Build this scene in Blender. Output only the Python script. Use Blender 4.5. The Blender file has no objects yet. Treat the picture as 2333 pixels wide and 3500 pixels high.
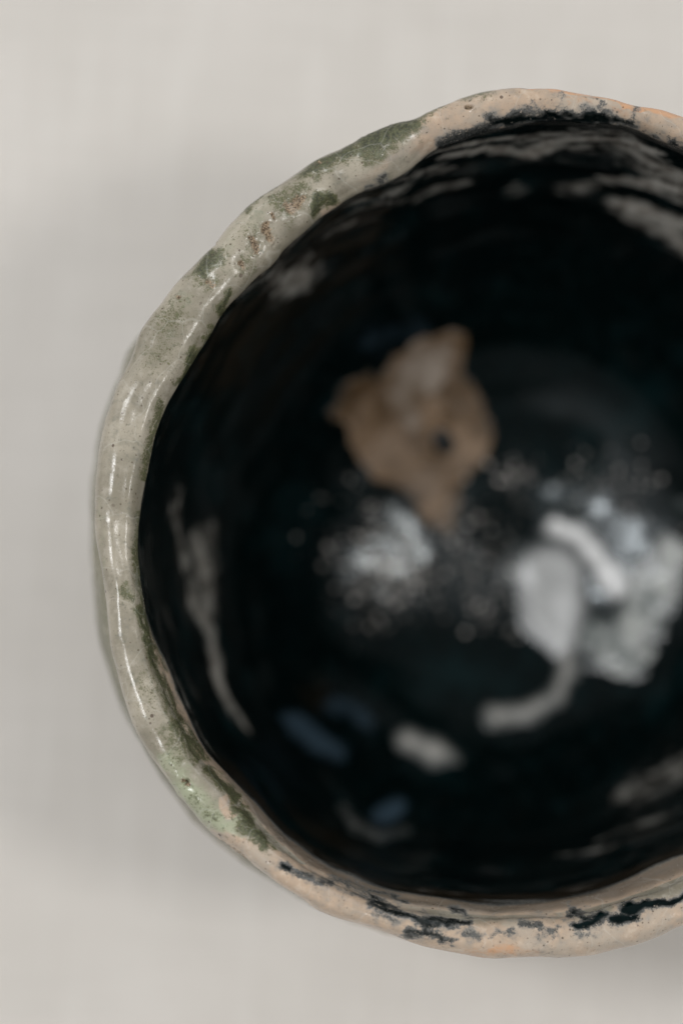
import bpy, math, random
import numpy as np

C = bpy.context.scene.collection
SC = bpy.context.scene
CM = 0.01                                       # everything below is measured in centimetres

# ------------------------------------------------------------------ camera
TILT = math.radians(8.0)                        # the eye stands a little to the near side ...
TURN = math.radians(2.0)                        # ... with the sensor nearly parallel to the rim (shifted lens)
DIST = 30.0
AXIAL = DIST*math.cos(TILT-TURN)
cam_data = bpy.data.cameras.new('camera')
cam = bpy.data.objects.new('camera', cam_data)
C.objects.link(cam)
cam.location = (-2.61*CM, (0.16-DIST*math.sin(TILT))*CM, (8.0+DIST*math.cos(TILT))*CM)
cam.rotation_euler = (TURN, 0, 0)
cam_data.sensor_fit = 'VERTICAL'
cam_data.sensor_height = 36.0
cam_data.sensor_width = 24.0
cam_data.lens = 36.0*AXIAL/14.07
cam_data.shift_y = DIST*math.sin(TILT-TURN)/14.07
cam_data.clip_start = 0.01
cam_data.clip_end = 50.0
cam_data.dof.use_dof = True
cam_data.dof.focus_distance = AXIAL*CM+0.0015
cam_data.dof.aperture_fstop = 4.9
SC.camera = cam

# ------------------------------------------------------------------ light
world = bpy.data.worlds.new('World')
SC.world = world
world.use_nodes = True
wb = world.node_tree.nodes['Background']
wb.inputs[0].default_value = (0.97, 0.98, 0.99, 1)
wb.inputs[1].default_value = 0.56
def area(name, loc, target, sx, sy, power, col):
    l = bpy.data.lights.new(name, 'AREA')
    l.shape = 'RECTANGLE'; l.size = sx; l.size_y = sy; l.energy = power; l.color = col
    o = bpy.data.objects.new(name, l); C.objects.link(o)
    o.location = loc
    d = np.array(target)-np.array(loc)
    import mathutils
    o.rotation_euler = mathutils.Vector(d).to_track_quat('-Z', 'Y').to_euler()
    return o
area('window_south_west', (-0.62, 0.12, 1.30), (0, 0, 0.05), 0.22, 0.38, 9.5, (0.985, 0.99, 1.0))
area('window_south_east', (0.72, -0.16, 1.20), (0, 0, 0.05), 0.16, 0.20, 4.6, (1.0, 0.98, 0.95))
area('window_north_east', (1.15, 1.25, 0.75), (0, 0, 0.05), 1.7, 1.0, 4.5, (0.87, 0.94, 1.0))
area('fill_north_west', (-1.35, 1.05, 0.80), (0, 0, 0.05), 1.6, 0.9, 4.2, (1.0, 0.99, 0.975))  # unseen fill lamp, added to lighten the bowl's shadow on the cloth
SC.view_settings.view_transform = 'Standard'
SC.view_settings.look = 'None'
SC.view_settings.exposure = 0.0
SC.view_settings.gamma = 1.0

# ------------------------------------------------------------------ tables (cm, degrees)
T_OUT = [(69.5, 6.127), (75.9, 6.067), (81.7, 6.128), (86.1, 6.145), (90.1, 6.106), (91.1, 6.15), (93.8, 6.138), (97.8, 6.076), (103.0, 6.009), (106.2, 5.931), (108.4, 5.964), (113.3, 5.948), (120.2, 5.977), (126.2, 5.97), (130.1, 6.002), (133.8, 5.962), (137.6, 5.926), (141.1, 5.934), (145.6, 6.001), (149.7, 6.032), (153.4, 6.052), (156.0, 6.008), (159.9, 6.016), (164.2, 6.049), (169.3, 6.056), (173.9, 6.048), (179.1, 6.013), (182.7, 5.987), (186.3, 5.96), (189.9, 5.952), (193.4, 6.008), (195.6, 6.048), (199.3, 6.068), (203.8, 6.1), (208.3, 6.132), (211.6, 6.125), (215.9, 6.12), (220.1, 6.115), (224.8, 6.126), (228.8, 6.079), (233.0, 6.057), (236.7, 6.05), (240.0, 6.054), (241.3, 6.044), (247.8, 5.971), (251.4, 5.992), (258.2, 5.984), (264.8, 5.983), (270.0, 5.994), (274.6, 5.978), (280.3, 5.995), (284.7, 5.956), (290.6, 5.937)]
T_IN = [(67.9, 5.709), (71.5, 5.693), (76.3, 5.734), (82.2, 5.686), (88.2, 5.697), (94.8, 5.604), (100.4, 5.529), (104.2, 5.502), (108.1, 5.333), (112.6, 5.278), (116.0, 5.314), (119.7, 5.285), (123.2, 5.253), (126.8, 5.242), (130.6, 5.224), (134.8, 5.189), (138.9, 5.199), (142.1, 5.222), (146.0, 5.22), (149.2, 5.192), (154.2, 5.209), (157.2, 5.243), (163.0, 5.327), (169.3, 5.348), (172.9, 5.373), (178.4, 5.417), (182.9, 5.445), (186.9, 5.44), (190.8, 5.46), (194.7, 5.488), (197.2, 5.517), (198.6, 5.523), (204.2, 5.557), (209.4, 5.577), (214.6, 5.595), (219.8, 5.542), (222.4, 5.542), (227.0, 5.557), (231.5, 5.602), (236.7, 5.635), (241.6, 5.625), (247.1, 5.606), (255.6, 5.491), (262.5, 5.437), (268.8, 5.428), (271.5, 5.422), (277.4, 5.387), (282.6, 5.365), (288.5, 5.319), (293.3, 5.278)]
T_BELLY = [(20, 6.0), (70, 6.05), (110, 5.95), (135, 6.1), (152.8, 6.555), (158.6, 6.504), (162.8, 6.508), (167.8, 6.457), (173.3, 6.425), (177.8, 6.41), (182.3, 6.389), (187.8, 6.382), (192.3, 6.41), (196.3, 6.337), (201.5, 6.349), (205.8, 6.332), (209.2, 6.309), (214.2, 6.287), (219.0, 6.298), (224.2, 6.3), (228.4, 6.236), (232.9, 6.2), (236.8, 6.179), (262, 5.95), (290, 5.85), (340, 6.0)]
T_DARK = [(0, 0.8), (60, 0.55), (75, 0.5), (90, 0.42), (105, 0.42), (120, 0.42), (150, 0.45), (180, 0.55), (200, 0.75), (220, 0.8), (240, 0.8), (262, 0.8), (285, 0.95), (310, 1.0)]   # depth of the black glaze line below the lip
RIM_MARKS = [
  ('green', [(-2.24, 5.36), (-1.94, 5.46), (-1.69, 5.58)], 0.156, 1.15),
  ('green', [(-2.12, 5.26), (-2.03, 5.22)], 0.096, 0.75),
  ('green', [(-1.54, 5.71), (-1.3, 5.85), (-0.93, 5.96), (-0.57, 6.05)], 0.078, 0.62),
  ('green', [(-3.09, 5.0), (-2.79, 5.18), (-2.48, 5.32)], 0.108, 0.95),
  ('green', [(-2.51, 5.26), (-2.27, 5.35)], 0.132, 0.55),
  ('green', [(-4.54, 3.56), (-4.44, 3.75)], 0.102, 1.00),
  ('green', [(-4.6, 3.45), (-4.39, 3.42)], 0.096, 0.50),
  ('green', [(-3.39, 4.46), (-3.18, 4.68), (-3.12, 4.74)], 0.120, 0.62),
  ('green', [(-3.51, 4.8), (-3.73, 4.55), (-3.88, 4.43)], 0.060, 0.80),
  ('green', [(-3.82, 4.04), (-3.97, 3.64)], 0.120, 0.42),
  ('green', [(-5.02, 2.81), (-4.93, 2.97)], 0.167, 0.50),
  ('green', [(-5.11, 2.48), (-5.17, 2.3)], 0.156, 0.36),
  ('green', [(-2.66, 4.69), (-2.86, 4.63), (-2.99, 4.46)], 0.054, 1.00),
  ('green', [(-4.18, 3.28), (-4.27, 3.15), (-4.33, 3.06)], 0.054, 0.95),
  ('green', [(-4.42, 2.81), (-4.6, 2.54), (-4.78, 2.21), (-4.86, 2.05)], 0.054, 1.00),
  ('green', [(-5.08, 1.69), (-5.26, 1.08), (-5.36, 0.66)], 0.036, 0.75),
  ('green', [(-5.42, 0.17), (-5.45, -0.25), (-5.41, -0.74), (-5.34, -1.16)], 0.036, 0.75),
  ('green', [(-5.34, -1.16), (-5.27, -1.58), (-5.19, -1.94)], 0.060, 0.95),
  ('green', [(-5.25, -1.7), (-5.07, -2.31), (-4.92, -2.7)], 0.072, 0.80),
  ('green', [(-4.92, -2.7), (-4.74, -3.0), (-4.59, -3.21)], 0.072, 0.85),
  ('green', [(-4.92, -2.91), (-4.8, -3.09)], 0.156, 0.55),
  ('green', [(-4.44, -3.36), (-4.14, -3.66), (-4.05, -3.78)], 0.048, 0.90),
  ('green', [(-4.01, -3.94), (-3.83, -4.11), (-3.64, -4.32), (-3.56, -4.4)], 0.072, 0.90),
  ('green', [(-5.53, -0.86), (-5.48, -0.98)], 0.060, 0.70),
  ('green', [(-5.22, -2.13), (-5.25, -2.31)], 0.179, 0.40),
  ('green', [(-4.56, -3.75), (-4.31, -3.99)], 0.084, 0.42),
  ('mint', [(-4.68, -3.57), (-4.44, -3.93), (-4.07, -4.2)], 0.215, 0.75),
  ('mint', [(-5.04, -3.15), (-4.8, -3.39)], 0.179, 0.60),
  ('mint', [(-5.89, 0.35), (-5.86, -0.86)], 0.084, 0.35),
  ('mint', [(-3.42, 4.43), (-3.97, 4.19), (-4.81, 3.09)], 0.299, 0.35),
  ('brown', [(-3.65, 4.13), (-3.6, 4.04)], 0.078, 1.00),
  ('brown', [(-3.82, 3.94), (-3.79, 3.87)], 0.066, 1.00),
  ('brown', [(-4.03, 3.68), (-3.99, 3.63)], 0.060, 0.90),
  ('brown', [(-3.29, 4.49), (-3.18, 4.59)], 0.078, 0.95),
  ('brown', [(-3.56, 4.31), (-3.54, 4.27)], 0.036, 0.80),
  ('brown', [(-0.86, 5.8), (-0.84, 5.79)], 0.048, 0.95),
  ('brown', [(-4.89, 3.17), (-4.88, 3.16)], 0.030, 0.90),
  ('brown', [(-4.77, -3.54), (-4.71, -3.57)], 0.048, 0.90),
  ('brown', [(-4.35, 3.97), (-4.4, 3.89)], 0.030, 1.00),
  ('brown', [(-4.45, 3.39), (-4.39, 3.34)], 0.048, 0.70),
  ('brown', [(-0.21, 6.0), (-0.14, 6.03)], 0.060, 0.50),
  ('brown', [(-2.91, 5.09), (-2.9, 5.08)], 0.030, 0.70),
  ('brown', [(-4.04, -3.98), (-4.0, -4.0)], 0.060, 0.00),
  ('brown', [(-4.34, -4.32), (-4.07, -4.53), (-3.86, -4.68)], 0.024, 0.70),
  ('pink', [(-1.3, 5.41), (-0.81, 5.77), (-0.08, 5.85), (0.52, 5.9), (1.31, 5.77), (2.15, 5.54)], 0.371, 1.00),
  ('pink', [(-1.66, 5.26), (-1.97, 5.01), (-2.27, 4.85)], 0.167, 0.42),
  ('pink', [(-2.63, 4.62), (-2.82, 4.49)], 0.096, 0.50),
  ('pink', [(-4.13, -4.5), (-3.59, -4.8), (-2.87, -5.1), (-2.21, -5.37), (-1.32, -5.67), (-0.12, -5.82), (1.08, -5.67), (2.09, -5.31)], 0.311, 1.00),
  ('pink', [(-3.95, -4.35), (-3.41, -4.56), (-2.75, -4.89)], 0.108, 1.00),
  ('pink', [(-4.15, -3.87), (-4.07, -3.94)], 0.090, 1.00),
  ('orange', [(0.01, 6.12), (0.46, 6.11), (0.89, 6.03), (1.49, 5.84), (2.15, 5.69)], 0.084, 0.95),
  ('orange', [(0.52, 5.93), (0.89, 5.84), (1.37, 5.69)], 0.132, 0.45),
  ('orange', [(-1.32, -5.9), (-0.72, -5.94), (0.06, -5.94)], 0.084, 0.50),
  ('orange', [(-0.6, -5.9), (-0.24, -5.93)], 0.108, 0.60),
  ('orange', [(-0.84, -5.87), (-0.12, -5.92)], 0.060, 0.50),
  ('dark', [(-1.24, 5.35), (-0.93, 5.47), (-0.51, 5.6)], 0.042, 0.85),
  ('dark', [(-0.52, 5.6), (-0.08, 5.71), (0.28, 5.73), (0.7, 5.66), (1.13, 5.6)], 0.096, 0.95),
  ('dark', [(1.13, 5.58), (1.43, 5.51), (1.74, 5.36), (2.04, 5.2), (2.15, 5.16)], 0.084, 0.95),
  ('dark', [(0.43, 5.79), (0.42, 6.01)], 0.060, 0.42),
  ('dark', [(0.96, 5.69), (0.94, 5.9)], 0.060, 0.50),
  ('dark', [(1.42, 5.63), (1.48, 5.81)], 0.042, 0.55),
  ('dark', [(-0.11, 6.12), (0.03, 6.11)], 0.024, 1.00),
  ('dark', [(-2.26, 4.75), (-2.09, 4.85), (-2.0, 4.92)], 0.030, 0.70),
  ('dark', [(-3.4, -4.68), (-3.31, -4.73)], 0.042, 0.95),
  ('dark', [(-3.23, -4.77), (-3.04, -4.86)], 0.042, 0.75),
  ('dark', [(-2.96, -4.91), (-2.75, -4.94)], 0.036, 0.70),
  ('dark', [(-2.69, -4.89), (-2.33, -5.07)], 0.078, 0.50),
  ('dark', [(-2.21, -5.16), (-1.91, -5.26), (-1.56, -5.37), (-1.32, -5.41), (-0.96, -5.41)], 0.054, 0.90),
  ('dark', [(-2.14, -5.28), (-1.97, -5.43)], 0.084, 0.60),
  ('dark', [(-1.68, -5.61), (-1.38, -5.55), (-1.26, -5.67)], 0.084, 0.85),
  ('dark', [(-1.41, -5.46), (-1.41, -5.58)], 0.054, 0.90),
  ('dark', [(-1.23, -5.67), (-1.14, -5.73)], 0.066, 0.75),
  ('dark', [(-0.96, -5.61), (-0.78, -5.67)], 0.078, 0.62),
  ('dark', [(-0.54, -5.64), (-0.45, -5.62)], 0.060, 0.55),
  ('dark', [(-0.33, -5.67), (-0.18, -5.61)], 0.078, 0.62),
  ('dark', [(0.12, -5.65), (0.3, -5.64)], 0.054, 0.60),
  ('dark', [(0.6, -5.64), (0.75, -5.61)], 0.054, 0.50),
  ('dark', [(-0.15, -5.5), (0.12, -5.53)], 0.030, 0.75),
  ('dark', [(0.54, -5.53), (0.72, -5.44), (0.93, -5.38)], 0.078, 1.00),
  ('dark', [(0.63, -5.4), (0.99, -5.35)], 0.060, 0.90),
  ('dark', [(1.08, -5.44), (1.44, -5.41)], 0.048, 1.00),
  ('dark', [(1.32, -5.35), (1.56, -5.25), (1.86, -5.14), (2.09, -5.04)], 0.078, 1.00),
  ('dark', [(0.0, -5.9), (0.24, -5.87)], 0.048, 0.25),
  ('pale', [(-0.45, 5.5), (-0.08, 5.58), (0.46, 5.54)], 0.054, 0.80),
]
WALL_MARKS = [
  ('pale', [(-1.24, 5.47, 7.07), (-0.7, 5.62, 6.88), (-0.26, 5.72, 6.8)], 0.061, 0.75),
  ('pale', [(-1.19, 5.47, 6.71), (-0.55, 5.65, 6.49), (0.02, 5.72, 6.15)], 0.075, 0.78),
  ('pale', [(0.02, 5.71, 6.05), (0.4, 5.76, 6.46), (0.88, 5.72, 6.74), (1.37, 5.67, 6.84), (1.74, 5.53, 6.87)], 0.083, 0.95),
  ('pale', [(0.67, 5.71, 6.29), (1.28, 5.67, 6.54)], 0.050, 0.60),
  ('pale', [(1.58, 5.58, 6.61), (1.86, 5.47, 6.46), (2.18, 5.35, 6.41), (2.35, 5.28, 6.45)], 0.112, 0.95),
  ('pale', [(1.35, 5.53, 5.46), (1.71, 5.43, 5.66), (2.05, 5.33, 5.76)], 0.071, 0.85),
  ('pale', [(2.01, 5.36, 5.86), (2.43, 5.19, 5.98)], 0.077, 0.75),
  ('pale', [(2.23, 5.25, 5.68), (2.46, 5.15, 5.77)], 0.064, 0.60),
  ('pale', [(0.0, 5.76, 6.69), (0.79, 5.73, 6.94), (1.35, 5.67, 6.96)], 0.137, 0.55),
  ('pale', [(1.81, 5.47, 6.35), (2.4, 5.22, 6.11)], 0.214, 0.60),
  ('pale', [(2.09, 5.14, 4.78), (2.64, 4.78, 4.61)], 0.172, 0.70),
  ('pale', [(1.74, 5.29, 4.96), (2.13, 5.17, 5.02), (2.56, 4.97, 5.13)], 0.105, 0.95),
  ('pale', [(2.42, 4.99, 4.83), (2.64, 4.78, 4.61)], 0.092, 0.90),
  ('pale', [(0.8, 5.52, 5.07), (0.95, 5.53, 5.16)], 0.118, 0.55),
  ('pale', [(-0.19, 5.53, 5.05), (-0.04, 5.52, 4.85)], 0.059, 0.40),
  ('pale', [(-1.89, 5.05, 6.89), (-1.49, 5.3, 6.39), (-1.17, 5.44, 6.13)], 0.062, 0.55),
  ('pale', [(-1.2, 5.34, 5.47), (-0.75, 5.48, 5.54)], 0.078, 0.60),
  ('pale', [(-2.07, 4.94, 6.62), (-1.68, 5.12, 6.24)], 0.075, 0.42),
  ('pale', [(-2.0, 4.94, 6.17), (-1.33, 5.29, 5.42)], 0.063, 0.42),
  ('pale', [(-2.76, 4.53, 6.04), (-2.51, 4.69, 5.91), (-2.31, 4.78, 5.71)], 0.089, 0.42),
  ('pale', [(-3.35, 3.99, 5.61), (-3.16, 4.03, 5.03)], 0.167, 0.70),
  ('pale', [(-3.82, 3.65, 6.86), (-3.48, 3.89, 5.74)], 0.099, 0.48),
  ('pale', [(-2.63, 4.69, 6.85), (-2.19, 4.9, 6.53)], 0.056, 0.38),
  ('pale', [(-5.1, 0.8, 4.66), (-5.03, 0.19, 4.19), (-4.95, -0.25, 3.9)], 0.119, 0.55),
  ('pale', [(-4.83, 0.32, 3.71), (-4.71, -0.05, 3.4), (-4.76, -0.76, 3.59)], 0.150, 0.62),
  ('pale', [(-4.94, -0.6, 3.97), (-4.7, -1.1, 3.55), (-4.62, -1.66, 3.62)], 0.108, 0.72),
  ('pale', [(-4.66, -1.45, 3.59), (-4.6, -2.16, 3.95), (-4.27, -2.69, 3.79)], 0.103, 0.85),
  ('pale', [(-4.53, -2.36, 4.0), (-4.3, -2.63, 3.79)], 0.135, 0.60),
  ('pale', [(-4.67, 0.49, 3.46), (-4.64, 0.4, 3.37)], 0.110, 0.50),
  ('pale', [(-5.19, 0.65, 4.82), (-5.17, 0.47, 4.66)], 0.079, 0.45),
  ('pale', [(1.99, -3.7, 2.71), (2.55, -3.42, 2.75), (2.88, -3.21, 2.79)], 0.098, 0.42),
  ('pale', [(1.56, -4.59, 3.93), (2.11, -4.32, 3.89), (2.69, -4.05, 3.97)], 0.068, 0.42),
  ('pale', [(0.79, -4.93, 4.14), (1.63, -4.75, 4.41), (2.59, -4.38, 4.62)], 0.054, 0.40),
  ('blue_sheen', [(-3.38, -2.43, 2.43), (-3.06, -2.71, 2.39), (-2.71, -2.92, 2.27)], 0.092, 0.90),  # cool reflections on the black wall, put in as colour
  ('blue_sheen', [(-2.78, -2.11, 1.85), (-2.49, -2.25, 1.78), (-2.13, -2.47, 1.71)], 0.058, 0.60),
  ('blue_sheen', [(-2.14, 3.64, 2.74), (-1.36, 3.88, 2.59)], 0.098, 0.45),
  ('blue_sheen', [(-1.94, -3.98, 2.67), (-1.79, -3.91, 2.55)], 0.084, 0.95),
  ('rust_shade', [(-3.42, -4.31, 5.14), (-2.77, -4.58, 4.49)], 0.261, 0.45),
  ('rust_shade', [(-3.07, -1.94, 1.91), (-2.93, -2.04, 1.87)], 0.129, 0.35),
]
SPLASHES = {
  'brown': [(-1.25, 3.86, 0.071), (-0.74, 3.9, 0.071), (-0.63, 3.4, 0.072), (-0.23, 3.04, 0.072), (-0.03, 2.4, 0.073), (-0.25, 1.98, 0.073), (-0.46, 1.62, 0.073), (-0.57, 1.12, 0.074), (-0.75, 0.78, 0.074), (-1.13, 0.92, 0.074), (-1.54, 1.38, 0.073), (-2.13, 1.56, 0.073), (-2.39, 1.89, 0.072), (-2.57, 2.38, 0.072), (-2.89, 2.59, 0.071), (-2.5, 3.05, 0.071), (-1.78, 3.47, 0.071)],
  'veil': [(-0.84, 3.73, 0.285), (-1.16, 3.42, 0.415), (-1.55, 3.02, 0.402), (-1.51, 2.62, 0.274)],
  'drop': [(0.93, 0.05, 0.649), (0.99, -0.59, 0.619), (1.12, -1.08, 0.338)],
  'tail': [(1.12, -1.04, 0.265), (1.2, -1.56, 0.19), (1.0, -2.01, 0.183), (0.5, -2.29, 0.212), (-0.04, -2.34, 0.248)],
  'right': [(2.86, 0.35, 0.377), (2.66, -0.08, 0.495), (2.41, -0.62, 0.482), (2.12, -0.98, 0.438), (1.62, -0.97, 0.484), (2.18, -1.36, 0.408)],
  'ridge': [(0.97, 0.93, 0.191), (1.35, 0.77, 0.176), (1.67, 0.43, 0.191), (1.92, 0.06, 0.249), (2.02, -0.2, 0.22)],
  'blob': [(-1.5, -2.75, 0.26), (-1.05, -2.94, 0.26), (-0.69, -3.06, 0.101)],
  'cres': [(-2.58, -3.88, 0.091), (-2.4, -4.16, 0.111), (-2.02, -4.34, 0.117), (-1.55, -4.25, 0.084)],
  'edge': [(3.02, 1.13, 0.159), (3.29, 1.0, 0.173)],
  'pool': [(0.25, 0.02, 0.192), (0.4, 0.53, 0.162)],
}
SCAR_HOLE = (-0.92, 2.33, 0.17)
CRACKS = [(-4.742, -3.554, 0.042, 0.033, 0.035, 0.12), (-0.019, 6.109, 0.033, -0.021, 0.03, 0.08)]
DIMPLES = [(-3.8, 3.89, 0.09, 0.035), (-3.65, 4.07, 0.1, 0.03), (-4.0, 3.65, 0.09, 0.035), (-4.51, 3.39, 0.12, 0.035), (-2.14, 5.22, 0.14, 0.04), (-3.18, 4.52, 0.13, 0.03), (-2.9, 4.83, 0.1, 0.03), (-0.86, 5.8, 0.06, 0.03), (-4.33, 3.67, 0.2, 0.02), (-4.93, 2.6, 0.25, 0.03), (-3.48, 4.43, 0.22, -0.03), (-2.76, 4.92, 0.2, -0.025), (-4.63, 3.09, 0.22, -0.03), (-5.35, 1.87, 0.25, -0.03), (-3.6, 3.76, 0.14, -0.03), (-3.12, 4.31, 0.16, -0.04)]
BEADS = [(-1.94, 0.13, 0.39, 0.43, 300, 0.015, 0.055), (-1.76, 0.28, 0.79, 0.5, 40, 0.012, 0.04), (-0.64, 0.75, 0.65, 0.43, 60, 0.012, 0.045), (1.84, 1.52, 0.43, 0.32, 120, 0.012, 0.045), (0.31, 1.8, 0.22, 0.14, 30, 0.015, 0.05), (-0.72, 0.16, 0.43, 0.5, 60, 0.015, 0.05), (0.1, -0.13, 0.43, 0.57, 50, 0.015, 0.05), (-2.49, 1.4, 0.36, 0.22, 15, 0.015, 0.04), (0.47, 0.75, 0.79, 0.65, 60, 0.012, 0.035)]


# ------------------------------------------------------------------ numpy helpers
def smooth(a, b, x):
    t = np.clip((x-a)/(b-a), 0, 1)
    return t*t*(3-2*t)
def _hash(ix, iy, iz, seed):
    h = (ix.astype(np.int64)*374761393 + iy.astype(np.int64)*668265263 + iz.astype(np.int64)*2147483647 + seed*1274126177) & 0xffffffff
    h = ((h ^ (h >> 13))*1274126177) & 0xffffffff
    h = ((h ^ (h >> 16))*2246822519) & 0xffffffff
    return ((h ^ (h >> 15)) & 0xffff)/32767.5-1.0
def noise3(P, scale, seed=0):
    """value noise, -1..1, quintic"""
    q = P*scale
    f0 = np.floor(q); t = q-f0
    t = t*t*t*(t*(t*6-15)+10)
    i = f0.astype(np.int64)
    r = 0
    for dx in (0, 1):
        wx = t[..., 0] if dx else 1-t[..., 0]
        for dy in (0, 1):
            wy = t[..., 1] if dy else 1-t[..., 1]
            for dz in (0, 1):
                wz = t[..., 2] if dz else 1-t[..., 2]
                r = r + wx*wy*wz*_hash(i[..., 0]+dx, i[..., 1]+dy, i[..., 2]+dz, seed)
    return r
def fbm(P, scale, octs=3, seed=0, gain=.5):
    r = 0; a = 1.0; n = 0
    for k in range(octs):
        r = r + a*noise3(P+7.13*k, scale*2.03**k, seed+k); n += a; a *= gain
    return r/n
def ptab(T, th):
    """periodic table lookup, smooth (Catmull-Rom on a resampled table)"""
    a = np.array([t[0] for t in T]); r = np.array([t[1] for t in T])
    a = np.concatenate([a-360, a, a+360]); r = np.concatenate([r, r, r])
    step = 1.5
    g = np.arange(0, 360, step)
    v = np.interp(g, a, r)
    v = 0.2*np.roll(v, 1)+0.6*v+0.2*np.roll(v, -1)
    x = (th % 360)/step; i = np.floor(x).astype(int); t = x-i
    n = len(g)
    p0, p1, p2, p3 = v[(i-1) % n], v[i % n], v[(i+1) % n], v[(i+2) % n]
    return 0.5*(2*p1+(p2-p0)*t+(2*p0-5*p1+4*p2-p3)*t*t+(3*p1-p0-3*p2+p3)*t**3)
def catmull(K, u):
    """K: (nk, nth) control values, u: (ns,) in 0..nk-1"""
    nk = K.shape[0]
    i = np.minimum(np.floor(u).astype(int), nk-2); t = (u-i)[:, None]
    p1 = K[i]; p2 = K[i+1]
    p0 = np.where((i > 0)[:, None], K[np.maximum(i-1, 0)], 2*p1-p2)
    p3 = np.where((i < nk-2)[:, None], K[np.minimum(i+2, nk-1)], 2*p2-p1)
    return 0.5*(2*p1+(p2-p0)*t+(2*p0-5*p1+4*p2-p3)*t*t+(3*p1-p0-3*p2+p3)*t**3)
def segdist(P, pts):
    """distance from points P (n,d) to a polyline"""
    best = np.full(len(P), 1e9)
    for a, b in zip(pts[:-1], pts[1:]):
        a = np.array(a); b = np.array(b); ab = b-a
        t = np.clip(((P-a)@ab)/max(ab@ab, 1e-9), 0, 1)
        best = np.minimum(best, np.linalg.norm(P-(a+t[:, None]*ab), axis=1))
    return best

# ------------------------------------------------------------------ bowl surface: one continuous grid theta x s
SEAM = -20.0
TH_V = np.linspace(60, 300, 1560, endpoint=False)           # the side that faces the light and the eye
TH_H = np.linspace(300, 420, 420, endpoint=False)
TH = np.concatenate([TH_V, TH_H]) % 360
NT = len(TH)
FI = [(1.0, 6.95), (0.997, 6.5), (0.985, 5.8), (0.955, 4.8), (0.90, 3.75), (0.81, 2.8), (0.66, 1.95), (0.46, 1.33), (0.23, 0.98), (0.0, 0.86)]

ro = ptab(T_OUT, TH); ri = ptab(T_IN, TH); rb = ptab(T_BELLY, TH)
zr = 8.0+0.10*np.sin(np.radians(TH*2+40))+0.06*np.sin(np.radians(TH*5))
w = ro-ri
left = np.exp(-((TH-182)/38.0)**2)                          # the lip carries two soft ridges on its flat side
O_ = np.ones(NT)
inset = ptab([(0, .0), (150, 0), (172, 0.0), (185, .05), (200, .14), (220, .21), (245, .20), (270, .23), (290, .25), (315, .10), (335, 0)], TH)   # on the near side the wall leans in below the lip
ns_ = np.clip(inset/.15, 0, 1)
K = [  # outer wall, foot to lip
    (3.15*O_, 0.75*O_), (3.9*O_, 0.85*O_), (4.9*O_, 1.35*O_), (rb*0.93, 2.4*O_), (rb*0.985, 3.7*O_), (rb, 5.0*O_),
    (rb*0.5+ro*0.5-0.02, 6.3*O_), (ro-0.17, zr-1.0), (ro-0.06, zr-0.62),
    # lip
    (ro, zr-0.36), (ro-0.07*w, zr-0.16), (ro-0.22*w, zr-0.035-0.02*left), (ro-0.40*w, zr+0.0-0.015*left), (ro-0.60*w, zr-0.02-0.02*left),
    (ro-0.80*w, zr-0.085+0.02*left), (ri+0.06*w, zr-0.20), (ri, zr-0.36),
    # inside
    (ri+(0.06+0.05*left)*(1-ns_)-.45*inset, zr-0.62), (ri+(0.09+0.06*left)*(1-ns_)-.8*inset, zr-0.95)]
N_OUT, N_LIP = 8, 16                                         # control index where the lip starts / ends
for f, z in FI[1:]:
    K.append((ri*f+(0.09*(1-ns_)-1.05*inset)*(f > .85), z*O_))
KR = np.array([k[0] for k in K]); KZ = np.array([k[1] for k in K])
nk = len(K)
u = np.concatenate([np.linspace(0, N_OUT, 70, endpoint=False), np.linspace(N_OUT, N_LIP, 150, endpoint=False), np.linspace(N_LIP, nk-1-0.06, 170)])
I_LIP, I_IN = 70, 220
R = catmull(KR, u); Z = catmull(KZ, u)
c, s = np.cos(np.radians(TH)), np.sin(np.radians(TH))
P = np.stack([R*c, R*s, Z], axis=-1)                         # (ns, nt, 3)
NS = len(u)
def normals(P):
    du = np.gradient(P, axis=0)
    dt = np.roll(P, -1, 1)-np.roll(P, 1, 1)
    n = np.cross(dt, du)
    n /= np.maximum(np.linalg.norm(n, axis=2, keepdims=True), 1e-9)
    return n
Nn = normals(P)
# hand-formed unevenness
Pf = P.reshape(-1, 3)
ring = np.stack([Pf[:, 0]*.35, Pf[:, 1]*.35, Pf[:, 2]*1.9], 1)  # throwing rings run round the wall
U2 = np.repeat(u, NT)
inside = smooth(N_LIP, N_LIP+2.5, U2)
lipm = smooth(N_OUT-1.5, N_OUT+1, U2)*(1-smooth(N_LIP-1, N_LIP+1.0, U2))
d = 0.055*fbm(Pf, 0.75, 2, 3)*(1-0.4*lipm)
d += inside*(0.050*fbm(ring, 1.0, 2, 11)+0.030*fbm(Pf, 1.7, 2, 15))
d += lipm*(0.046*fbm(Pf, 1.5, 2, 21)+0.007*fbm(Pf, 4.0, 2, 25))
d += (1-inside)*(1-lipm)*(0.05*fbm(ring, 1.1, 2, 31)+0.02*fbm(Pf, 4.0, 2, 33))
rr = np.hypot(Pf[:, 0], Pf[:, 1])
grit = inside*smooth(-1.0, .3, Pf[:, 1]+.5*fbm(Pf, .8, 2, 41))*(1-smooth(2.6, 3.7, rr))
grit *= np.maximum(smooth(-.35, .15, fbm(Pf, .9, 2, 49)), np.exp(-(((Pf[:, 0]+1.9)/.8)**2+((Pf[:, 1]-.1)/.8)**2)))
d += grit*(0.016*noise3(Pf, 2.9, 43)+0.0035*noise3(Pf, 5.5, 47))
d *= smooth(0.0, 0.5, rr)

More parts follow.
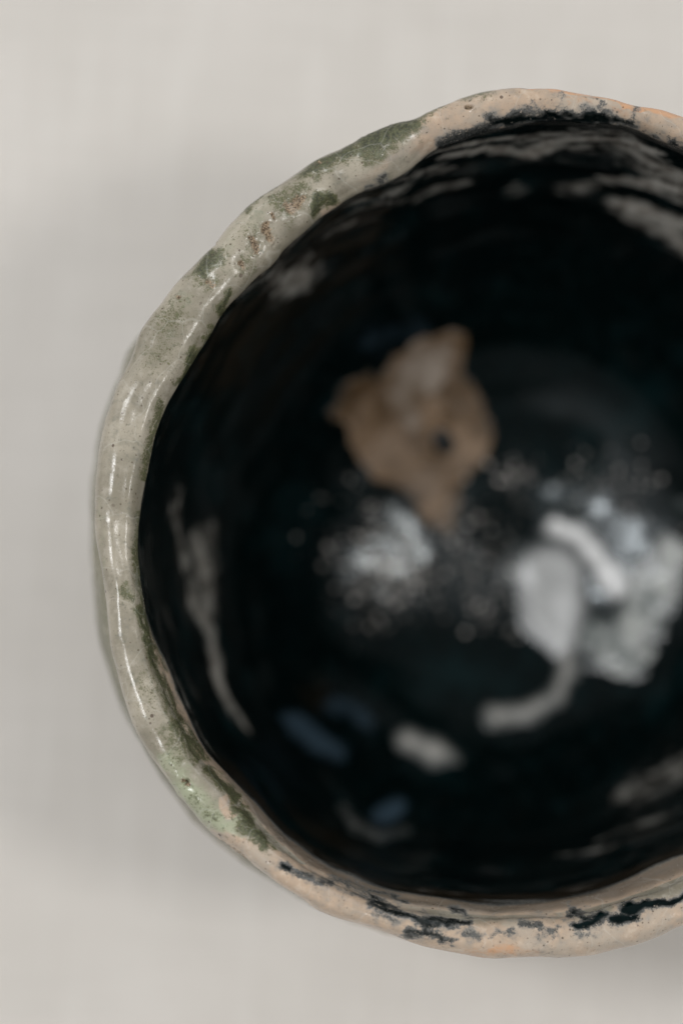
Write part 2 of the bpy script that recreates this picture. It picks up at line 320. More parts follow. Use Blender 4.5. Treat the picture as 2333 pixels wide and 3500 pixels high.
# ---------------- glaze masks (what the glaze IS at each place, plus reflections and shade painted in two of them)
M = {k: np.zeros(len(Pf)) for k in ('green', 'mint', 'brown', 'pink', 'orange', 'dark', 'pale', 'blue_sheen', 'rust_shade')}
lo, hi = (N_OUT-3)/1.0, N_LIP+4.0
selr = (U2 > lo) & (U2 < hi)
idx = np.where(selr)[0]
PX = Pf[idx, :2]
wob = np.stack([fbm(Pf[idx], 2.2, 3, 51), fbm(Pf[idx], 2.2, 3, 57)], 1)
wob2 = np.stack([fbm(Pf[idx], 7.5, 2, 151), fbm(Pf[idx], 7.5, 2, 157)], 1)
PXW = PX+wob*0.16+wob2*0.07
for k, pts, hw, st in RIM_MARKS:
    if k == 'green': st *= 0.86
    x0 = min(p[0] for p in pts)-hw*1.6-.2; x1 = max(p[0] for p in pts)+hw*1.6+.2
    y0 = min(p[1] for p in pts)-hw*1.6-.2; y1 = max(p[1] for p in pts)+hw*1.6+.2
    b = np.where((PX[:, 0] > x0) & (PX[:, 0] < x1) & (PX[:, 1] > y0) & (PX[:, 1] < y1))[0]
    if not len(b): continue
    dd = segdist(PXW[b] if hw > .05 else PX[b]+wob[b]*0.03+wob2[b]*.025, pts)
    val = st*(1-smooth(0.0, (2.6 if k == 'green' else 2.0)*hw, dd)) if k != 'dark' else st*(1-smooth(.1*hw, (3.0 if hw < .06 else 2.2)*hw, dd))
    if k != 'pink' and k != 'mint':                          # marks sit on the lip, not on the flank below it
        val *= smooth(N_OUT-1.0, N_OUT+0.3, U2[idx[b]])*(1-smooth(N_LIP+1.2, N_LIP+2.2, U2[idx[b]]))
    M[k][idx[b]] = np.maximum(M[k][idx[b]], val)
ins = np.where(U2 > N_LIP-1.2)[0]
PI3 = Pf[ins]
wb3 = np.stack([fbm(ring[ins], 1.6, 2, 61), fbm(ring[ins], 1.6, 2, 63)], 1)
wb4 = np.stack([fbm(PI3, 5, 2, 67), fbm(PI3, 5, 2, 68)], 1)
unw = lambda q: np.stack([((np.degrees(np.arctan2(q[:, 1], q[:, 0]))+90) % 360)*.0925, q[:, 2]], 1)   # unrolled wall: arc length, height
W_UN = unw(PI3)+wb3*np.array([.25, .06])+wb4*np.array([.10, .03])
W_XY = PI3[:, :2]+wb3*.12+wb4*.05
for k, pts, hw, st in WALL_MARKS:
    pts = np.array(pts)
    if pts[:, 2].mean() > 3.4:
        q = unw(pts); D = segdist(W_UN*np.array([1, 1.25]), q*np.array([1, 1.25]))
    else:
        D = segdist(W_XY, pts[:, :2])
    M[k][ins] = np.maximum(M[k][ins], st*(1-smooth(0.3*hw, 4.0*hw, D)))
# the black glaze covers the inside from a ragged line below the lip
THf = np.tile(TH, NS)
zrf = np.tile(zr, NS)
start = ptab(T_DARK, TH)
depth = zrf-Pf[:, 2]
rag = fbm(ring, 1.4, 3, 71)*0.28
dk = smooth(-0.12, 0.22, depth-np.tile(start, NS)+rag)*smooth(N_LIP-0.8, N_LIP+0.4, U2)
M['dark'] = np.maximum(M['dark'], dk)
# loose streaks of pale glaze in the upper black wall
st = fbm(np.stack([Pf[:, 0]*.8, Pf[:, 1]*.8, Pf[:, 2]*4.2], 1), 1.3, 3, 81)
M['pale'] = np.maximum(M['pale'], (.42+.33*smooth(118, 95, THf))*smooth(-.05, .55, st)*smooth(N_LIP+.2, N_LIP+1, U2)*(1-smooth(.9, 2.6, depth)))
# inside of the lip: bare pinkish ground above the black
M['pink'] = np.maximum(M['pink'], 0.85*smooth(N_LIP-.2, N_LIP+.6, U2)*(1-dk))
M['rust_shade'] = np.maximum(M['rust_shade'], 0.75*smooth(N_LIP-.1, N_LIP+1.2, U2)*smooth(195, 235, THf)*(1-smooth(N_LIP+3, N_LIP+4, U2)))  # near inner side of the lip: its shade is put into the colour
M['green'] = np.maximum(M['green'], (.50+.25*fbm(ring, 1.2, 2, 75))*(1-smooth(N_OUT-1.6, N_OUT-.5, U2))*smooth(130, 150, THf)*smooth(250, 235, THf))
# the outer flank of the warm half
warm = np.maximum(1-smooth(70, 96, THf), smooth(236, 252, THf))
M['pink'] = np.maximum(M['pink'], 0.6*warm*(1-smooth(N_OUT, N_OUT+1, U2)))
# pits: the brown spots are open, rough; the green ash is grainy
pit = M['brown']
d -= lipm*0.040*smooth(.3, .9, pit)
d += lipm*pit*0.03*noise3(Pf, 26, 91)
d += lipm*np.clip(M['green']-.45, 0, 1)*0.010*noise3(Pf, 22, 93)
# a gnarled stretch of lip in the mint glaze and a firing crack
gn = np.exp(-(((Pf[:, 0]+4.85)/.36)**2+((Pf[:, 1]+3.55)/.42)**2))*lipm
d += gn*0.022*fbm(Pf, 8, 2, 95)
for cx, cy, r_, dep in DIMPLES:
    d -= lipm*dep*np.exp(-((Pf[:, 0]-cx)**2+(Pf[:, 1]-cy)**2)/r_**2)
for cx, cy, ax, ay, wd, dep in CRACKS:
    ca = segdist(Pf[:, :2], [(cx-ax, cy-ay), (cx+ax, cy+ay)])
    d -= lipm*dep*(1-smooth(0, wd, ca))
P = P+Nn*d.reshape(NS, NT, 1)
Nn = normals(P)
Pf = P.reshape(-1, 3)

# ------------------------------------------------------------------ materials
class NT_:
    def __init__(self, name):
        self.m = bpy.data.materials.new(name); self.m.use_nodes = True
        self.t = self.m.node_tree; self.n = self.t.nodes; self.l = self.t.links
        self.b = self.n['Principled BSDF']
    def new(self, ty, **kw):
        o = self.n.new(ty)
        for k, v in kw.items(): setattr(o, k, v)
        return o
    def link(self, a, b): self.l.new(a, b)
    def val(self, sock, v):
        if hasattr(v, 'is_linked') or isinstance(v, bpy.types.NodeSocket): self.link(v, sock)
        else: sock.default_value = v
    def math(self, op, a, b=None, c=None, clamp=False):
        o = self.new('ShaderNodeMath', operation=op); o.use_clamp = clamp
        self.val(o.inputs[0], a)
        if b is not None: self.val(o.inputs[1], b)
        if c is not None: self.val(o.inputs[2], c)
        return o.outputs[0]
    def ramp(self, v, a, b, lo=0.0, hi=1.0):
        o = self.new('ShaderNodeMapRange', interpolation_type='SMOOTHSTEP')
        self.val(o.inputs[0], v); o.inputs[1].default_value = a; o.inputs[2].default_value = b
        o.inputs[3].default_value = lo; o.inputs[4].default_value = hi
        return o.outputs[0]
    def noise(self, vec, scale, detail=3, rough=.55, off=None):
        o = self.new('ShaderNodeTexNoise'); o.inputs['Scale'].default_value = scale
        o.inputs['Detail'].default_value = detail; o.inputs['Roughness'].default_value = rough
        if off is not None:
            m = self.new('ShaderNodeVectorMath', operation='ADD'); self.link(vec, m.inputs[0]); m.inputs[1].default_value = (off, off*.7, off*1.3); vec = m.outputs[0]
        self.link(vec, o.inputs['Vector'])
        return o.outputs['Fac']
    def mix(self, fac, a, b):
        o = self.new('ShaderNodeMix', data_type='RGBA')
        self.val(o.inputs[0], fac)
        for s_, v in ((o.inputs[6], a), (o.inputs[7], b)):
            if isinstance(v, tuple): s_.default_value = (*v, 1)
            else: self.link(v, s_)
        return o.outputs[2]
    def attr(self, name):
        return self.new('ShaderNodeAttribute', attribute_name=name)
    def scaled(self, vec, sc):
        m = self.new('ShaderNodeVectorMath', operation='MULTIPLY'); self.link(vec, m.inputs[0]); m.inputs[1].default_value = sc
        return m.outputs[0]
    def bump(self, h, strength, dist, prev=None):
        o = self.new('ShaderNodeBump'); o.inputs['Strength'].default_value = strength; o.inputs['Distance'].default_value = dist
        self.link(h, o.inputs['Height'])
        if prev is not None: self.link(prev, o.inputs['Normal'])
        return o.outputs[0]

def glaze_material():
    g = NT_('mottled_ash_glaze')
    co = g.new('ShaderNodeTexCoord').outputs['Object']
    v = g.scaled(co, (100, 100, 100))                       # centimetres
    A = g.attr('glaze_a'); B = g.attr('glaze_b'); Cc = g.attr('glaze_c')
    def sep(a):
        s_ = g.new('ShaderNodeSeparateColor'); g.link(a.outputs['Color'], s_.inputs[0]); return s_.outputs
    sa, sb, sc_ = sep(A), sep(B), sep(Cc)
    green, mint, brown = sa[0], sa[1], sa[2]
    pink, orange, dark = sb[0], sb[1], sb[2]
    pale, blue_sheen, rust_shade = sc_[0], sc_[1], sc_[2]
    big = g.noise(v, 1.3, 4); mid = g.noise(v, 4.5, 5, .6, 3.1); fine = g.noise(v, 17, 4, .65, 9.2); grain = g.noise(v, 48, 2, .6, 5.7)
    def edge(m, n1, k1, n2, k2, a, b):
        x = g.math('MULTIPLY_ADD', g.math('SUBTRACT', n1, .5), k1, m)
        x = g.math('MULTIPLY_ADD', g.math('SUBTRACT', n2, .5), k2, x)
        return g.ramp(x, a, b)
    # celadon ground
    col = g.mix(g.ramp(big, .38, .64), (0.215, 0.192, 0.145), (0.335, 0.300, 0.236))
    col = g.mix(g.ramp(mid, .50, .74, 0, .75), col, (0.17, 0.16, 0.12))
    col = g.mix(g.ramp(fine, .56, .78, 0, .7), col, (0.12, 0.11, 0.08))
    col = g.mix(g.ramp(grain, .56, .75, 0, .4), col, (0.13, 0.115, 0.085))
    col = g.mix(g.ramp(mid, .47, .28, 0, .45), col, (0.41, 0.375, 0.315))
    col = g.mix(edge(mint, mid, .5, fine, .3, .25, .8), col, (0.305, 0.325, 0.222))
    # flesh-coloured clay under a thin glaze
    pk = g.mix(g.ramp(mid, .40, .66), (0.42, 0.315, 0.228), (0.33, 0.268, 0.208))
    pk = g.mix(g.ramp(big, .45, .65, 0, .6), pk, (0.36, 0.318, 0.262))
    pk = g.mix(g.ramp(fine, .54, .78, 0, .7), pk, (0.30, 0.20, 0.135))
    pk = g.mix(g.ramp(mid, .56, .74, 0, .6), pk, (0.27, 0.245, 0.215))
    pk = g.mix(g.ramp(mid, .44, .30, 0, .6), pk, (0.52, 0.435, 0.345))
    col = g.mix(edge(pink, mid, .5, fine, .25, .28, .62), col, pk)
    col = g.mix(edge(orange, mid, .6, fine, .5, .35, .75), col, (0.48, 0.275, 0.155))
    col = g.mix(g.math('MULTIPLY', g.ramp(rust_shade, .1, .7), .85), col, (0.15, 0.118, 0.088))  # dark taupe; on the near inner side it is painted shade
    # green ash, grainy
    gr = g.mix(g.ramp(fine, .4, .62), (0.016, 0.021, 0.008), (0.085, 0.090, 0.042))
    gr = g.mix(g.ramp(grain, .55, .7, 0, .6), gr, (0.15, 0.13, 0.06))
    col = g.mix(edge(green, mid, .5, fine, .6, .08, .95), col, (0.125, 0.122, 0.058))
    col = g.mix(edge(green, fine, 1.7, grain, 1.6, .22, .80), col, gr)
    col = g.mix(g.math('MULTIPLY', g.ramp(mint, .3, .8), g.ramp(fine, .56, .70, 0, .8)), col, (0.085, 0.10, 0.055))
    # iron specks everywhere on the light glazes
    vo = g.new('ShaderNodeTexVoronoi'); vo.inputs['Scale'].default_value = 7.5; g.link(v, vo.inputs['Vector'])
    rs = g.new('ShaderNodeSeparateColor'); g.link(vo.outputs['Color'], rs.inputs[0])
    rad = g.math('MULTIPLY', g.math('POWER', rs.outputs[0], 4.0), .22)
    spk = g.ramp(g.math('SUBTRACT', vo.outputs['Distance'], rad), .03, -.03)
    spk = g.math('MULTIPLY', spk, g.ramp(big, .34, .56))
    col = g.mix(g.math('MULTIPLY', spk, .8), col, (0.060, 0.035, 0.022))
    vo2 = g.new('ShaderNodeTexVoronoi'); vo2.inputs['Scale'].default_value = 19; g.link(v, vo2.inputs['Vector'])
    rs2 = g.new('ShaderNodeSeparateColor'); g.link(vo2.outputs['Color'], rs2.inputs[0])
    spk2 = g.ramp(g.math('SUBTRACT', vo2.outputs['Distance'], g.math('MULTIPLY', g.math('POWER', rs2.outputs[1], 3.0), .30)), .04, -.04)
    col = g.mix(g.math('MULTIPLY', g.math('MULTIPLY', spk2, .85), g.ramp(mid, .38, .55)), col, (0.075, 0.055, 0.035))
    # open pits
    br = g.mix(g.ramp(grain, .38, .6), (0.07, 0.05, 0.03), (0.36, 0.27, 0.18))
    col = g.mix(edge(brown, fine, .9, grain, .7, .42, .72), col, br)
    # black glaze
    bk = g.mix(g.ramp(mid, .45, .75), (0.0006, 0.0026, 0.0026), (0.0018, 0.0062, 0.0066))
    st = g.noise(g.scaled(v, (1.2, 1.2, 5.5)), 1.8, 5, .6, 2.2)
    bk = g.mix(g.ramp(g.noise(v, .8, 4, .6, 6.6), .50, .72, 0, .8), bk, (0.0035, 0.0115, 0.0125))
    bk = g.mix(edge(rust_shade, mid, .6, fine, .2, .1, .7), bk, (0.014, 0.010, 0.006))
    bk = g.mix(g.math('MULTIPLY', blue_sheen, edge(blue_sheen, mid, 1.2, st, .6, .1, .8)), bk, (0.034, 0.056, 0.076))  # cool reflections painted into the black
    pl = g.mix(g.ramp(mid, .4, .6), (0.21, 0.19, 0.165), (0.36, 0.345, 0.31))
    bk = g.mix(g.math('MULTIPLY', g.math('MULTIPLY', pale, 1.05), edge(pale, st, 1.6, mid, 1.3, .05, .75), clamp=True), bk, pl)
    dk = edge(dark, fine, 1.5, grain, .8, .42, .72)
    gdk = g.mix(g.ramp(fine, .40, .62), (0.017, 0.019, 0.018), (0.095, 0.093, 0.087))
    col = g.mix(g.math('MULTIPLY', edge(dark, fine, 1.2, mid, .9, .10, .65), .75), col, (0.15, 0.15, 0.14))
    col = g.mix(dk, col, g.mix(g.ramp(dark, .72, .97), gdk, bk))
    # crazing
    vc = g.new('ShaderNodeTexVoronoi', feature='DISTANCE_TO_EDGE'); vc.inputs['Scale'].default_value = 1.25
    warp = g.new('ShaderNodeVectorMath', operation='MULTIPLY_ADD')
    nz = g.new('ShaderNodeTexNoise'); nz.inputs['Scale'].default_value = 1.1; g.link(v, nz.inputs['Vector'])
    g.link(nz.outputs['Color'], warp.inputs[0]); warp.inputs[1].default_value = (.9, .9, .9); g.link(v, warp.inputs[2]); g.link(warp.outputs[0], vc.inputs['Vector'])
    crz = g.ramp(vc.outputs['Distance'], .018, .002)
    col = g.mix(g.math('MULTIPLY', g.math('MULTIPLY', crz, .14), g.ramp(dark, .5, .2)), col, (0.55, 0.54, 0.49))
    g.link(col, g.b.inputs['Base Color'])
    # gloss
    rg = g.ramp(fine, .3, .7, .16, .28)
    rg = g.math('MULTIPLY_ADD', edge(green, fine, .6, grain, .5, .5, .9), .18, rg)
    rg = g.math('MULTIPLY_ADD', edge(brown, fine, .6, grain, .5, .4, .8), .35, rg)
    rg = g.math('MULTIPLY_ADD', g.ramp(dark, .6, 1.0), -.12, rg)
    g.link(rg, g.b.inputs['Roughness'])
    g.b.inputs['IOR'].default_value = 1.47
    gt = g.attr('glaze_d').outputs['Fac']
    g.link(g.math('MULTIPLY_ADD', gt, .60, g.ramp(dark, .6, 1.0, .5, .10)), g.b.inputs['Specular IOR Level'])
    g.link(g.mix(g.ramp(dark, .6, 1.0), (1, 1, 1), (0.90, 0.97, 1.0)), g.b.inputs['Specular Tint'])
    n = g.bump(mid, .06, .0010)
    n = g.bump(fine, .12, .00035, n)
    gg = g.math('MULTIPLY', grain, g.math('MAXIMUM', g.ramp(green, .45, .9), g.ramp(brown, .3, .7)))
    n = g.bump(gg, .55, .00045, n)
    n = g.bump(spk, .3, -.0002, n)
    g.link(n, g.b.inputs['Normal'])
    return g.m

def plain_glaze(name, c0, c1, rough, nscale=3.0, bump=.25, gritty=0.0, thin=None, under=(0.012, 0.018, 0.018)):
    g = NT_(name)
    v = g.scaled(g.new('ShaderNodeTexCoord').outputs['Object'], (100, 100, 100))
    a = g.noise(v, nscale, 4, .6); f = g.noise(v, 12, 4, .6, 4.4)
    col = g.mix(g.ramp(a, .38, .62), c0, c1)
    if thin:                                                  # a thin edge of glaze lets the black below through
        bd = g.attr('body').outputs['Fac']
        x = g.math('MULTIPLY_ADD', g.math('SUBTRACT', a, .5), thin[2], bd)
        x = g.math('MULTIPLY_ADD', g.math('SUBTRACT', f, .5), thin[2]*.6, x)
        col = g.mix(g.ramp(x, thin[0], thin[1]), under, col)
    if gritty: col = g.mix(g.ramp(f, .52, .75, 0, gritty), col, tuple(x*.35 for x in c0))
    g.link(col, g.b.inputs['Base Color'])
    g.link(g.ramp(f, .3, .7, rough*.8, rough*1.3), g.b.inputs['Roughness'])
    n = g.bump(a, bump, .0012); n = g.bump(f, bump, .0004, n)
    g.link(n, g.b.inputs['Normal'])
    g.b.inputs['IOR'].default_value = 1.47
    return g.m

# ------------------------------------------------------------------ building meshes
def make_mesh(name, V, F, mat, normals_=None, attrs=None):
    me = bpy.data.meshes.new(name)
    V = np.asarray(V, np.float32)*CM
    F = np.asarray(F, np.int32)
    k = F.shape[1]
    me.vertices.add(len(V)); me.vertices.foreach_set('co', V.ravel())
    me.loops.add(F.size); me.loops.foreach_set('vertex_index', F.ravel())
    me.polygons.add(len(F))
    me.polygons.foreach_set('loop_start', np.arange(0, F.size, k, dtype=np.int32))
    me.polygons.foreach_set('use_smooth', np.ones(len(F), bool))
    me.update(calc_edges=True)
    if attrs:
        for an, a in attrs.items():
            at = me.attributes.new(an, 'FLOAT_COLOR', 'POINT')
            at.data.foreach_set('color', np.concatenate([a, np.ones((len(a), 1))], 1).astype(np.float32).ravel())
    if normals_ is not None:
        me.normals_split_custom_set_from_vertices(np.asarray(normals_, np.float32))
    me.materials.append(mat)
    return me
def add(name, me, parent=None, label=None):
    o = bpy.data.objects.new(name, me); C.objects.link(o)
    if parent is not None: o.parent = parent
    if label: o['label'] = label
    return o

bowl = bpy.data.objects.new('tea_bowl', None)
C.objects.link(bowl)
bowl['label'] = 'hand-formed ceramic tea bowl with an uneven grey-green lip and glossy black inside'
bowl['category'] = 'bowl'

MG = glaze_material()
Nf = Nn.reshape(-1, 3)
ATT = {'glaze_a': np.stack([M['green'], M['mint'], M['brown']], 1),
       'glaze_b': np.stack([M['pink'], M['orange'], M['dark']], 1),
       'glaze_c': np.stack([M['pale'], M['blue_sheen'], M['rust_shade']], 1),
       'glaze_d': np.stack([grit, grit, grit], 1)}
def rows(i0, i1, name, label=None, cap=False):
    n = i1-i0+1
    sl = slice(i0*NT, (i1+1)*NT)
    V = Pf[sl]; NN = Nf[sl]; at = {k: a[sl] for k, a in ATT.items()}
    i = np.arange(n-1)[:, None]*NT; j = np.arange(NT)[None, :]; j2 = (j+1) % NT
    F = np.stack([i+j, i+j2, i+NT+j2, i+NT+j], -1).reshape(-1, 4)
    if cap:                                                   # last ring closes on a centre point
        last = (n-1)*NT
        ctr = V[-NT:].mean(0, keepdims=True)
        V = np.concatenate([V, ctr]); NN = np.concatenate([NN, [[0, 0, 1.0]]])
        at = {k: np.concatenate([a, a[-1:]]) for k, a in at.items()}
        jj = np.arange(NT); k2 = (jj+1) % NT
        cn = len(V)-1
        # quads with a doubled centre are avoided: pair up neighbouring wedges
        F2 = np.stack([last+jj[0::2], last+(jj[0::2]+1) % NT, last+(jj[0::2]+2) % NT, np.full(len(jj[0::2]), cn)], -1)
        F = np.concatenate([F, F2])
    return add(name, make_mesh(name, V, F, MG, NN, at), bowl, label)
rows(0, I_LIP, 'outer_wall', 'pale grey-green outer wall bulging below the lip')
rows(I_LIP, I_IN, 'lip', 'thick wavy lip, grey-green with green ash and pinkish clay with black specks')
inner = rows(I_IN, NS-1, 'interior', 'glossy black glazed inside with pale streaks near the lip', cap=True)

# foot ring under the bowl
prof = [(2.55, 0.80), (2.50, 0.12), (2.62, 0.0), (3.05, 0.0), (3.18, 0.10), (3.22, 0.80), (3.10, 0.86), (2.62, 0.86)]
nf = 96
V = []
for k in range(nf):
    a = 2*math.pi*k/nf
    wv = 1+0.012*math.sin(3*a+.6)
    V += [(r*wv*math.cos(a), r*wv*math.sin(a), z) for r, z in prof]
m_ = len(prof)
F = [(k*m_+q, ((k+1) % nf)*m_+q, ((k+1) % nf)*m_+(q+1) % m_, k*m_+(q+1) % m_) for k in range(nf) for q in range(m_)]
M_CLAY = plain_glaze('bare_clay', (0.30, 0.20, 0.13), (0.38, 0.27, 0.18), .7, 6, .6, .3)
add('foot_ring', make_mesh('foot_ring', V, F, M_CLAY), bowl)

# ------------------------------------------------------------------ splashes and drops lying on the inside
def build_surface_lookup():
    gx = P[I_IN:, :, :]                                       # ns_in x nt
    return gx
GI = build_surface_lookup()
G_R = np.hypot(GI[..., 0], GI[..., 1]); G_Z = GI[..., 2]
orderTH = np.argsort(TH); THs = TH[orderTH]
def zfloor(x, y):
    th = np.degrees(np.arctan2(y, x)) % 360
    i = np.searchsorted(THs, th) % NT
    i0 = orderTH[(i-1) % NT]; i1 = orderTH[i]
    t0 = TH[i0]; span = (TH[i1]-t0) % 360; t = ((th-t0) % 360)/np.maximum(span, 1e-6)
    r = np.hypot(x, y)
    out = np.empty_like(x)
    for q in range(len(x)):
        za = np.interp(r[q], G_R[::-1, i0[q]], G_Z[::-1, i0[q]]); zb = np.interp(r[q], G_R[::-1, i1[q]], G_Z[::-1, i1[q]])
        out[q] = za*(1-t[q])+zb*t[q]
    return out
def splash(name, balls, thick, mat, label=None, rough_edge=.06, chain=True, step=.045, lump=.0, hole=None, poly=False):
    pts = np.array([(b[0], b[1]) for b in balls]); rad = np.array([b[2] if not poly else .3 for b in balls])
    x0, y0 = (pts-rad[:, None]).min(0)-.25; x1, y1 = (pts+rad[:, None]).max(0)+.25
    nx = int((x1-x0)/step)+1; ny = int((y1-y0)/step)+1
    X, Y = np.meshgrid(np.linspace(x0, x1, nx), np.linspace(y0, y1, ny))
    Q = np.stack([X.ravel(), Y.ravel()], 1)
    Q3 = np.concatenate([Q, np.zeros((len(Q), 1))], 1)
    sd = np.full(len(Q), 1e9); inn = np.zeros(len(Q))
    def smin(a, b, k):
        h = np.clip(.5+.5*(b-a)/k, 0, 1); return b*(1-h)+a*h-k*h*(1-h)
    if poly:
        ring_ = [tuple(p) for p in pts]+[tuple(pts[0])]
        sd = segdist(Q, ring_)
        for (ax, ay), (bx, by) in zip(ring_[:-1], ring_[1:]):
            cr = ((ay > Q[:, 1]) != (by > Q[:, 1])) & (Q[:, 0] < (bx-ax)*(Q[:, 1]-ay)/(by-ay+1e-12)+ax)
            inn = np.where(cr, 1-inn, inn)
        sd = np.where(inn > .5, -sd, sd)
    elif chain:
        for k in range(len(pts)-1):
            ab = pts[k+1]-pts[k]; t = np.clip(((Q-pts[k])@ab)/(ab@ab), 0, 1)
            dd = np.linalg.norm(Q-(pts[k]+t[:, None]*ab), axis=1)-(rad[k]*(1-t)+rad[k+1]*t)
            sd = smin(sd, dd, .12)
    else:
        for p, r in zip(pts, rad): sd = smin(sd, np.linalg.norm(Q-p, axis=1)-r, .16)
    sd += rough_edge*(fbm(Q3, 2.6, 3, 101+len(balls))+.5*fbm(Q3, 6.5, 2, 131))
    if hole: sd = np.maximum(sd, hole[2]-np.linalg.norm(Q-np.array(hole[:2]), axis=1))
    Rm = rad.max()
    h = thick*np.sqrt(np.clip(-sd/min(Rm, .35), 0, 1))*(1+lump*fbm(Q3, 5, 2, 7))
    h = np.where(sd < 0, h, -.05*np.clip(sd/.06, 0, 1))-0.004
    keep = sd < .07
    kk = keep.reshape(ny, nx)
    zz = np.zeros(len(Q)); zz[keep] = zfloor(Q[keep, 0], Q[keep, 1])
    V = np.stack([Q[:, 0], Q[:, 1], zz+h], 1)
    idm = np.arange(len(Q)).reshape(ny, nx)
    ok = kk[:-1, :-1] & kk[1:, :-1] & kk[:-1, 1:] & kk[1:, 1:]
    F = np.stack([idm[:-1, :-1][ok], idm[:-1, 1:][ok], idm[1:, 1:][ok], idm[1:, :-1][ok]], 1)
    used = np.unique(F); mp = np.full(len(Q), -1); mp[used] = np.arange(len(used))
    th_ = np.clip(-sd/.30, 0, 1)[used]
    at_ = {'body': np.stack([th_, th_, th_], 1)}
    return add(name, make_mesh(name, V[used], mp[F], mat, None, at_), inner, label)
M_WHITE = plain_glaze('milky_white_glaze', (0.36, 0.365, 0.36), (0.50, 0.505, 0.50), .26, 1.6, .1, 0, (0, 1.1, .45))
M_HIGHLIGHT = plain_glaze('white_highlight_glaze', (0.74, 0.74, 0.73), (0.82, 0.82, 0.81), .20, 1.6, .15, 0, (-.1, .5, .6))  # near-white colour stands in for the window reflection on the ridge
M_BLOB = plain_glaze('dull_white_glaze', (0.27, 0.265, 0.245), (0.34, 0.33, 0.305), .3, 3, .1, 0, (0, .95, .45))
M_PALE = plain_glaze('thin_white_glaze', (0.13, 0.155, 0.150), (0.43, 0.44, 0.415), .22, 1.5, .2, .6, (.15, 1.1, 3.2))
M_VEIL = plain_glaze('pale_veil_glaze', (0.15, 0.110, 0.075), (0.30, 0.25, 0.205), .4, 1.6, .3, .4, (.0, .9, 1.6), (0.115, 0.070, 0.036))
M_BROWN = plain_glaze('brown_clay_scar', (0.075, 0.042, 0.016), (0.200, 0.130, 0.076), .36, 1.5, .5, .6, (-.1, .35, 1.2))
M_SPECK = plain_glaze('black_speck_glaze', (0.003, 0.005, 0.006), (0.006, 0.009, 0.010), .35)
splash('glaze_scar', SPLASHES['brown'], .02, M_BROWN, 'brown patch of bare clay in the black glaze', .14, poly=True, lump=.15)
splash('glaze_speck', [SCAR_HOLE, (SCAR_HOLE[0]+.04, SCAR_HOLE[1]-.09, .19)], .12, M_SPECK, 'black speck in the brown patch', .02)
splash('glaze_veil', SPLASHES['veil'], .05, M_VEIL, 'pale film over the top of the brown patch', .10)
splash('glaze_drop', SPLASHES['drop'], .07, M_WHITE, 'large milky white drop at the bottom of the bowl', .03)
splash('glaze_run', SPLASHES['tail'], .05, M_BLOB, 'grey run curling away below the large drop', .03)
splash('glaze_splash', SPLASHES['right'], .03, M_PALE, 'broken white splash right of the large drop', .16, lump=.4)
splash('highlight_ridge', SPLASHES['ridge'], .12, M_HIGHLIGHT, 'raised ridge above the drop, painted white as a window highlight', .08)
splash('glaze_spot', SPLASHES['blob'], .06, M_BLOB, 'small oval grey spot low on the inside', .03)
splash('glaze_crescent', SPLASHES['cres'], .03, M_BLOB, 'thin crescent of grey glaze near the lower wall', .02)
splash('glaze_fleck', SPLASHES['edge'], .04, M_PALE, 'white fleck on the right', .06)
splash('glaze_film', SPLASHES['pool'], .02, M_PALE, 'thin pale film beside the large drop', .12)

# glints of the gritty floor, put in as pale grains: hundreds of tiny glassy beads in one mesh
rng = random.Random(5)
def beads():
    Vs, Fs = [], []
    ico_n = 6
    def bead(x, y, z, r):
        b = len(Vs)
        lat = [(0.0, 1.0), (.6, .8), (.95, .3), (1.0, -.3)]
        Vs.append((x, y, z+r))
        for cr, cz in lat[1:]:
            for k in range(8):
                a = k*math.pi/4
                Vs.append((x+r*cr*math.cos(a), y+r*cr*math.sin(a), z+r*cz))
        for k in range(0, 8, 2): Fs.append((b, b+1+k, b+1+(k+1) % 8, b+1+(k+2) % 8))
        for q in range(2):
            o = b+1+q*8
            for k in range(8): Fs.append((o+k, o+8+k, o+8+(k+1) % 8, o+(k+1) % 8))
    items = []
    for cx, cy, sx, sy, n, r0, r1 in BEADS:
        for k in range(n):
            items.append((rng.gauss(cx, sx), rng.gauss(cy, sy), r0+(r1-r0)*rng.random()**3))
    xs = np.array([i[0] for i in items]); ys = np.array([i[1] for i in items])
    zs = zfloor(xs, ys)
    for (x, y, r), z in zip(items, zs): bead(x, y, z+r*.1, r)
    return np.array(Vs), np.array(Fs)
bv, bf = beads()
M_BEAD = plain_glaze('pale_glint_bead', (0.12, 0.11, 0.10), (0.60, 0.56, 0.52), .08, 2.5, .0)
bo = add('glint_beads', make_mesh('glint_beads', bv, bf, M_BEAD), inner, 'pale beads put in as glints on the black bottom')
bo['kind'] = 'stuff'

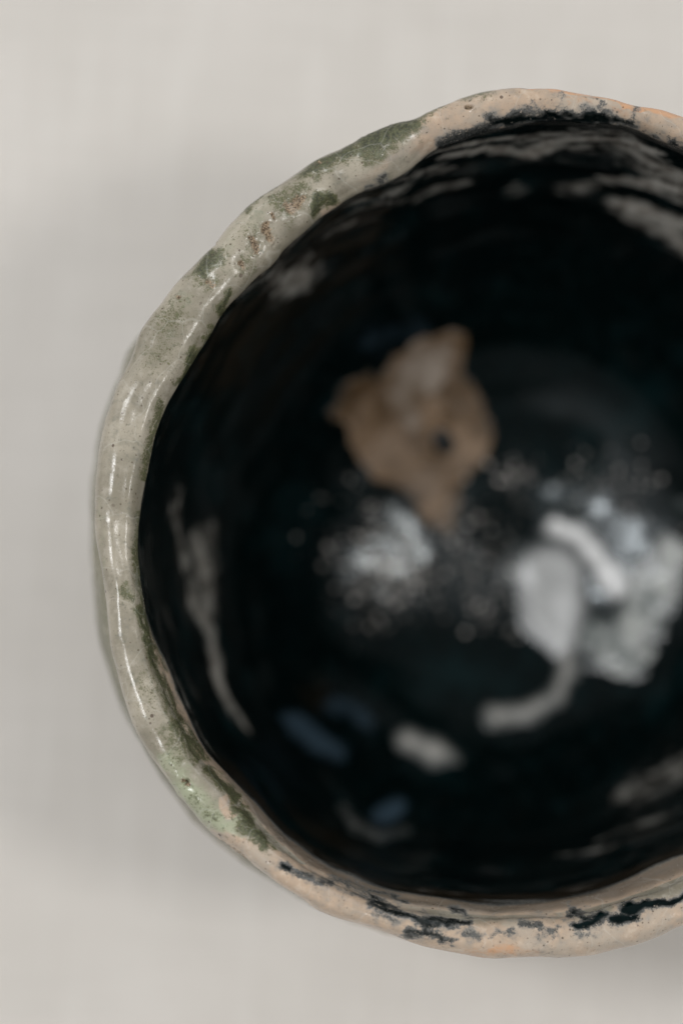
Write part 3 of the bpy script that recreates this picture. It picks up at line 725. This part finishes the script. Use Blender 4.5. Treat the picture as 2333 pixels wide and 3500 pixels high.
# ------------------------------------------------------------------ tablecloth
def cloth():
    n = 420
    t = np.linspace(-1, 1, n); t = np.sign(t)*np.abs(t)**2.2*60
    X, Y = np.meshgrid(t, t)
    Q3 = np.stack([X.ravel(), Y.ravel(), np.zeros(n*n)], 1)
    z = 0.10*fbm(Q3, .09, 2, 201)+0.03*fbm(Q3, .35, 2, 205)
    r = np.hypot(Q3[:, 0], Q3[:, 1])
    z = z*smooth(3.2, 7.0, r)-.004
    Q3[:, 2] = z
    i = np.arange(n-1)[:, None]*n; j = np.arange(n-1)[None, :]
    F = np.stack([i+j, i+j+1, i+n+j+1, i+n+j], -1).reshape(-1, 4)
    # hem: a folded edge that hangs down a little, so the cloth has thickness
    g = NT_('natural_linen')
    v = g.scaled(g.new('ShaderNodeTexCoord').outputs['Object'], (100, 100, 100))
    rot = g.new('ShaderNodeMapping'); rot.inputs['Rotation'].default_value = (0, 0, math.radians(3)); g.link(v, rot.inputs['Vector']); v = rot.outputs[0]
    slub_x = g.noise(g.scaled(v, (.35, 5.5, 1)), 1.0, 4, .6); slub_y = g.noise(g.scaled(v, (5.5, .35, 1)), 1.0, 4, .6, 3.3)
    wx = g.new('ShaderNodeTexWave', wave_type='BANDS', bands_direction='X'); wy = g.new('ShaderNodeTexWave', wave_type='BANDS', bands_direction='Y')
    for w_ in (wx, wy):
        w_.inputs['Scale'].default_value = 5.2; w_.inputs['Distortion'].default_value = .6; w_.inputs['Detail'].default_value = 2; g.link(v, w_.inputs['Vector'])
    weave = g.math('MULTIPLY', wx.outputs['Fac'], wy.outputs['Fac'])
    big = g.noise(v, .22, 3)
    col = g.mix(g.ramp(big, .35, .65), (0.540, 0.508, 0.468), (0.572, 0.539, 0.500))
    col = g.mix(g.ramp(slub_x, .45, .8, 0, .5), col, (0.475, 0.449, 0.413))
    col = g.mix(g.ramp(slub_y, .45, .8, 0, .5), col, (0.63, 0.605, 0.565))
    col = g.mix(g.math('MULTIPLY', weave, .25), col, (0.62, 0.60, 0.56))
    g.link(col, g.b.inputs['Base Color'])
    g.b.inputs['Roughness'].default_value = .95
    g.b.inputs['Specular IOR Level'].default_value = .15
    nn = g.bump(weave, .5, .0003); nn = g.bump(slub_x, .4, .0003, nn); nn = g.bump(slub_y, .4, .0003, nn)
    g.link(nn, g.b.inputs['Normal'])
    o = add('tablecloth', make_mesh('tablecloth', Q3, F, g.m))
    o['label'] = 'plain pale greige linen cloth lying flat under the bowl'
    o['category'] = 'tablecloth'
    s_ = o.modifiers.new('thickness', 'SOLIDIFY'); s_.thickness = .0006; s_.offset = -1
cloth()
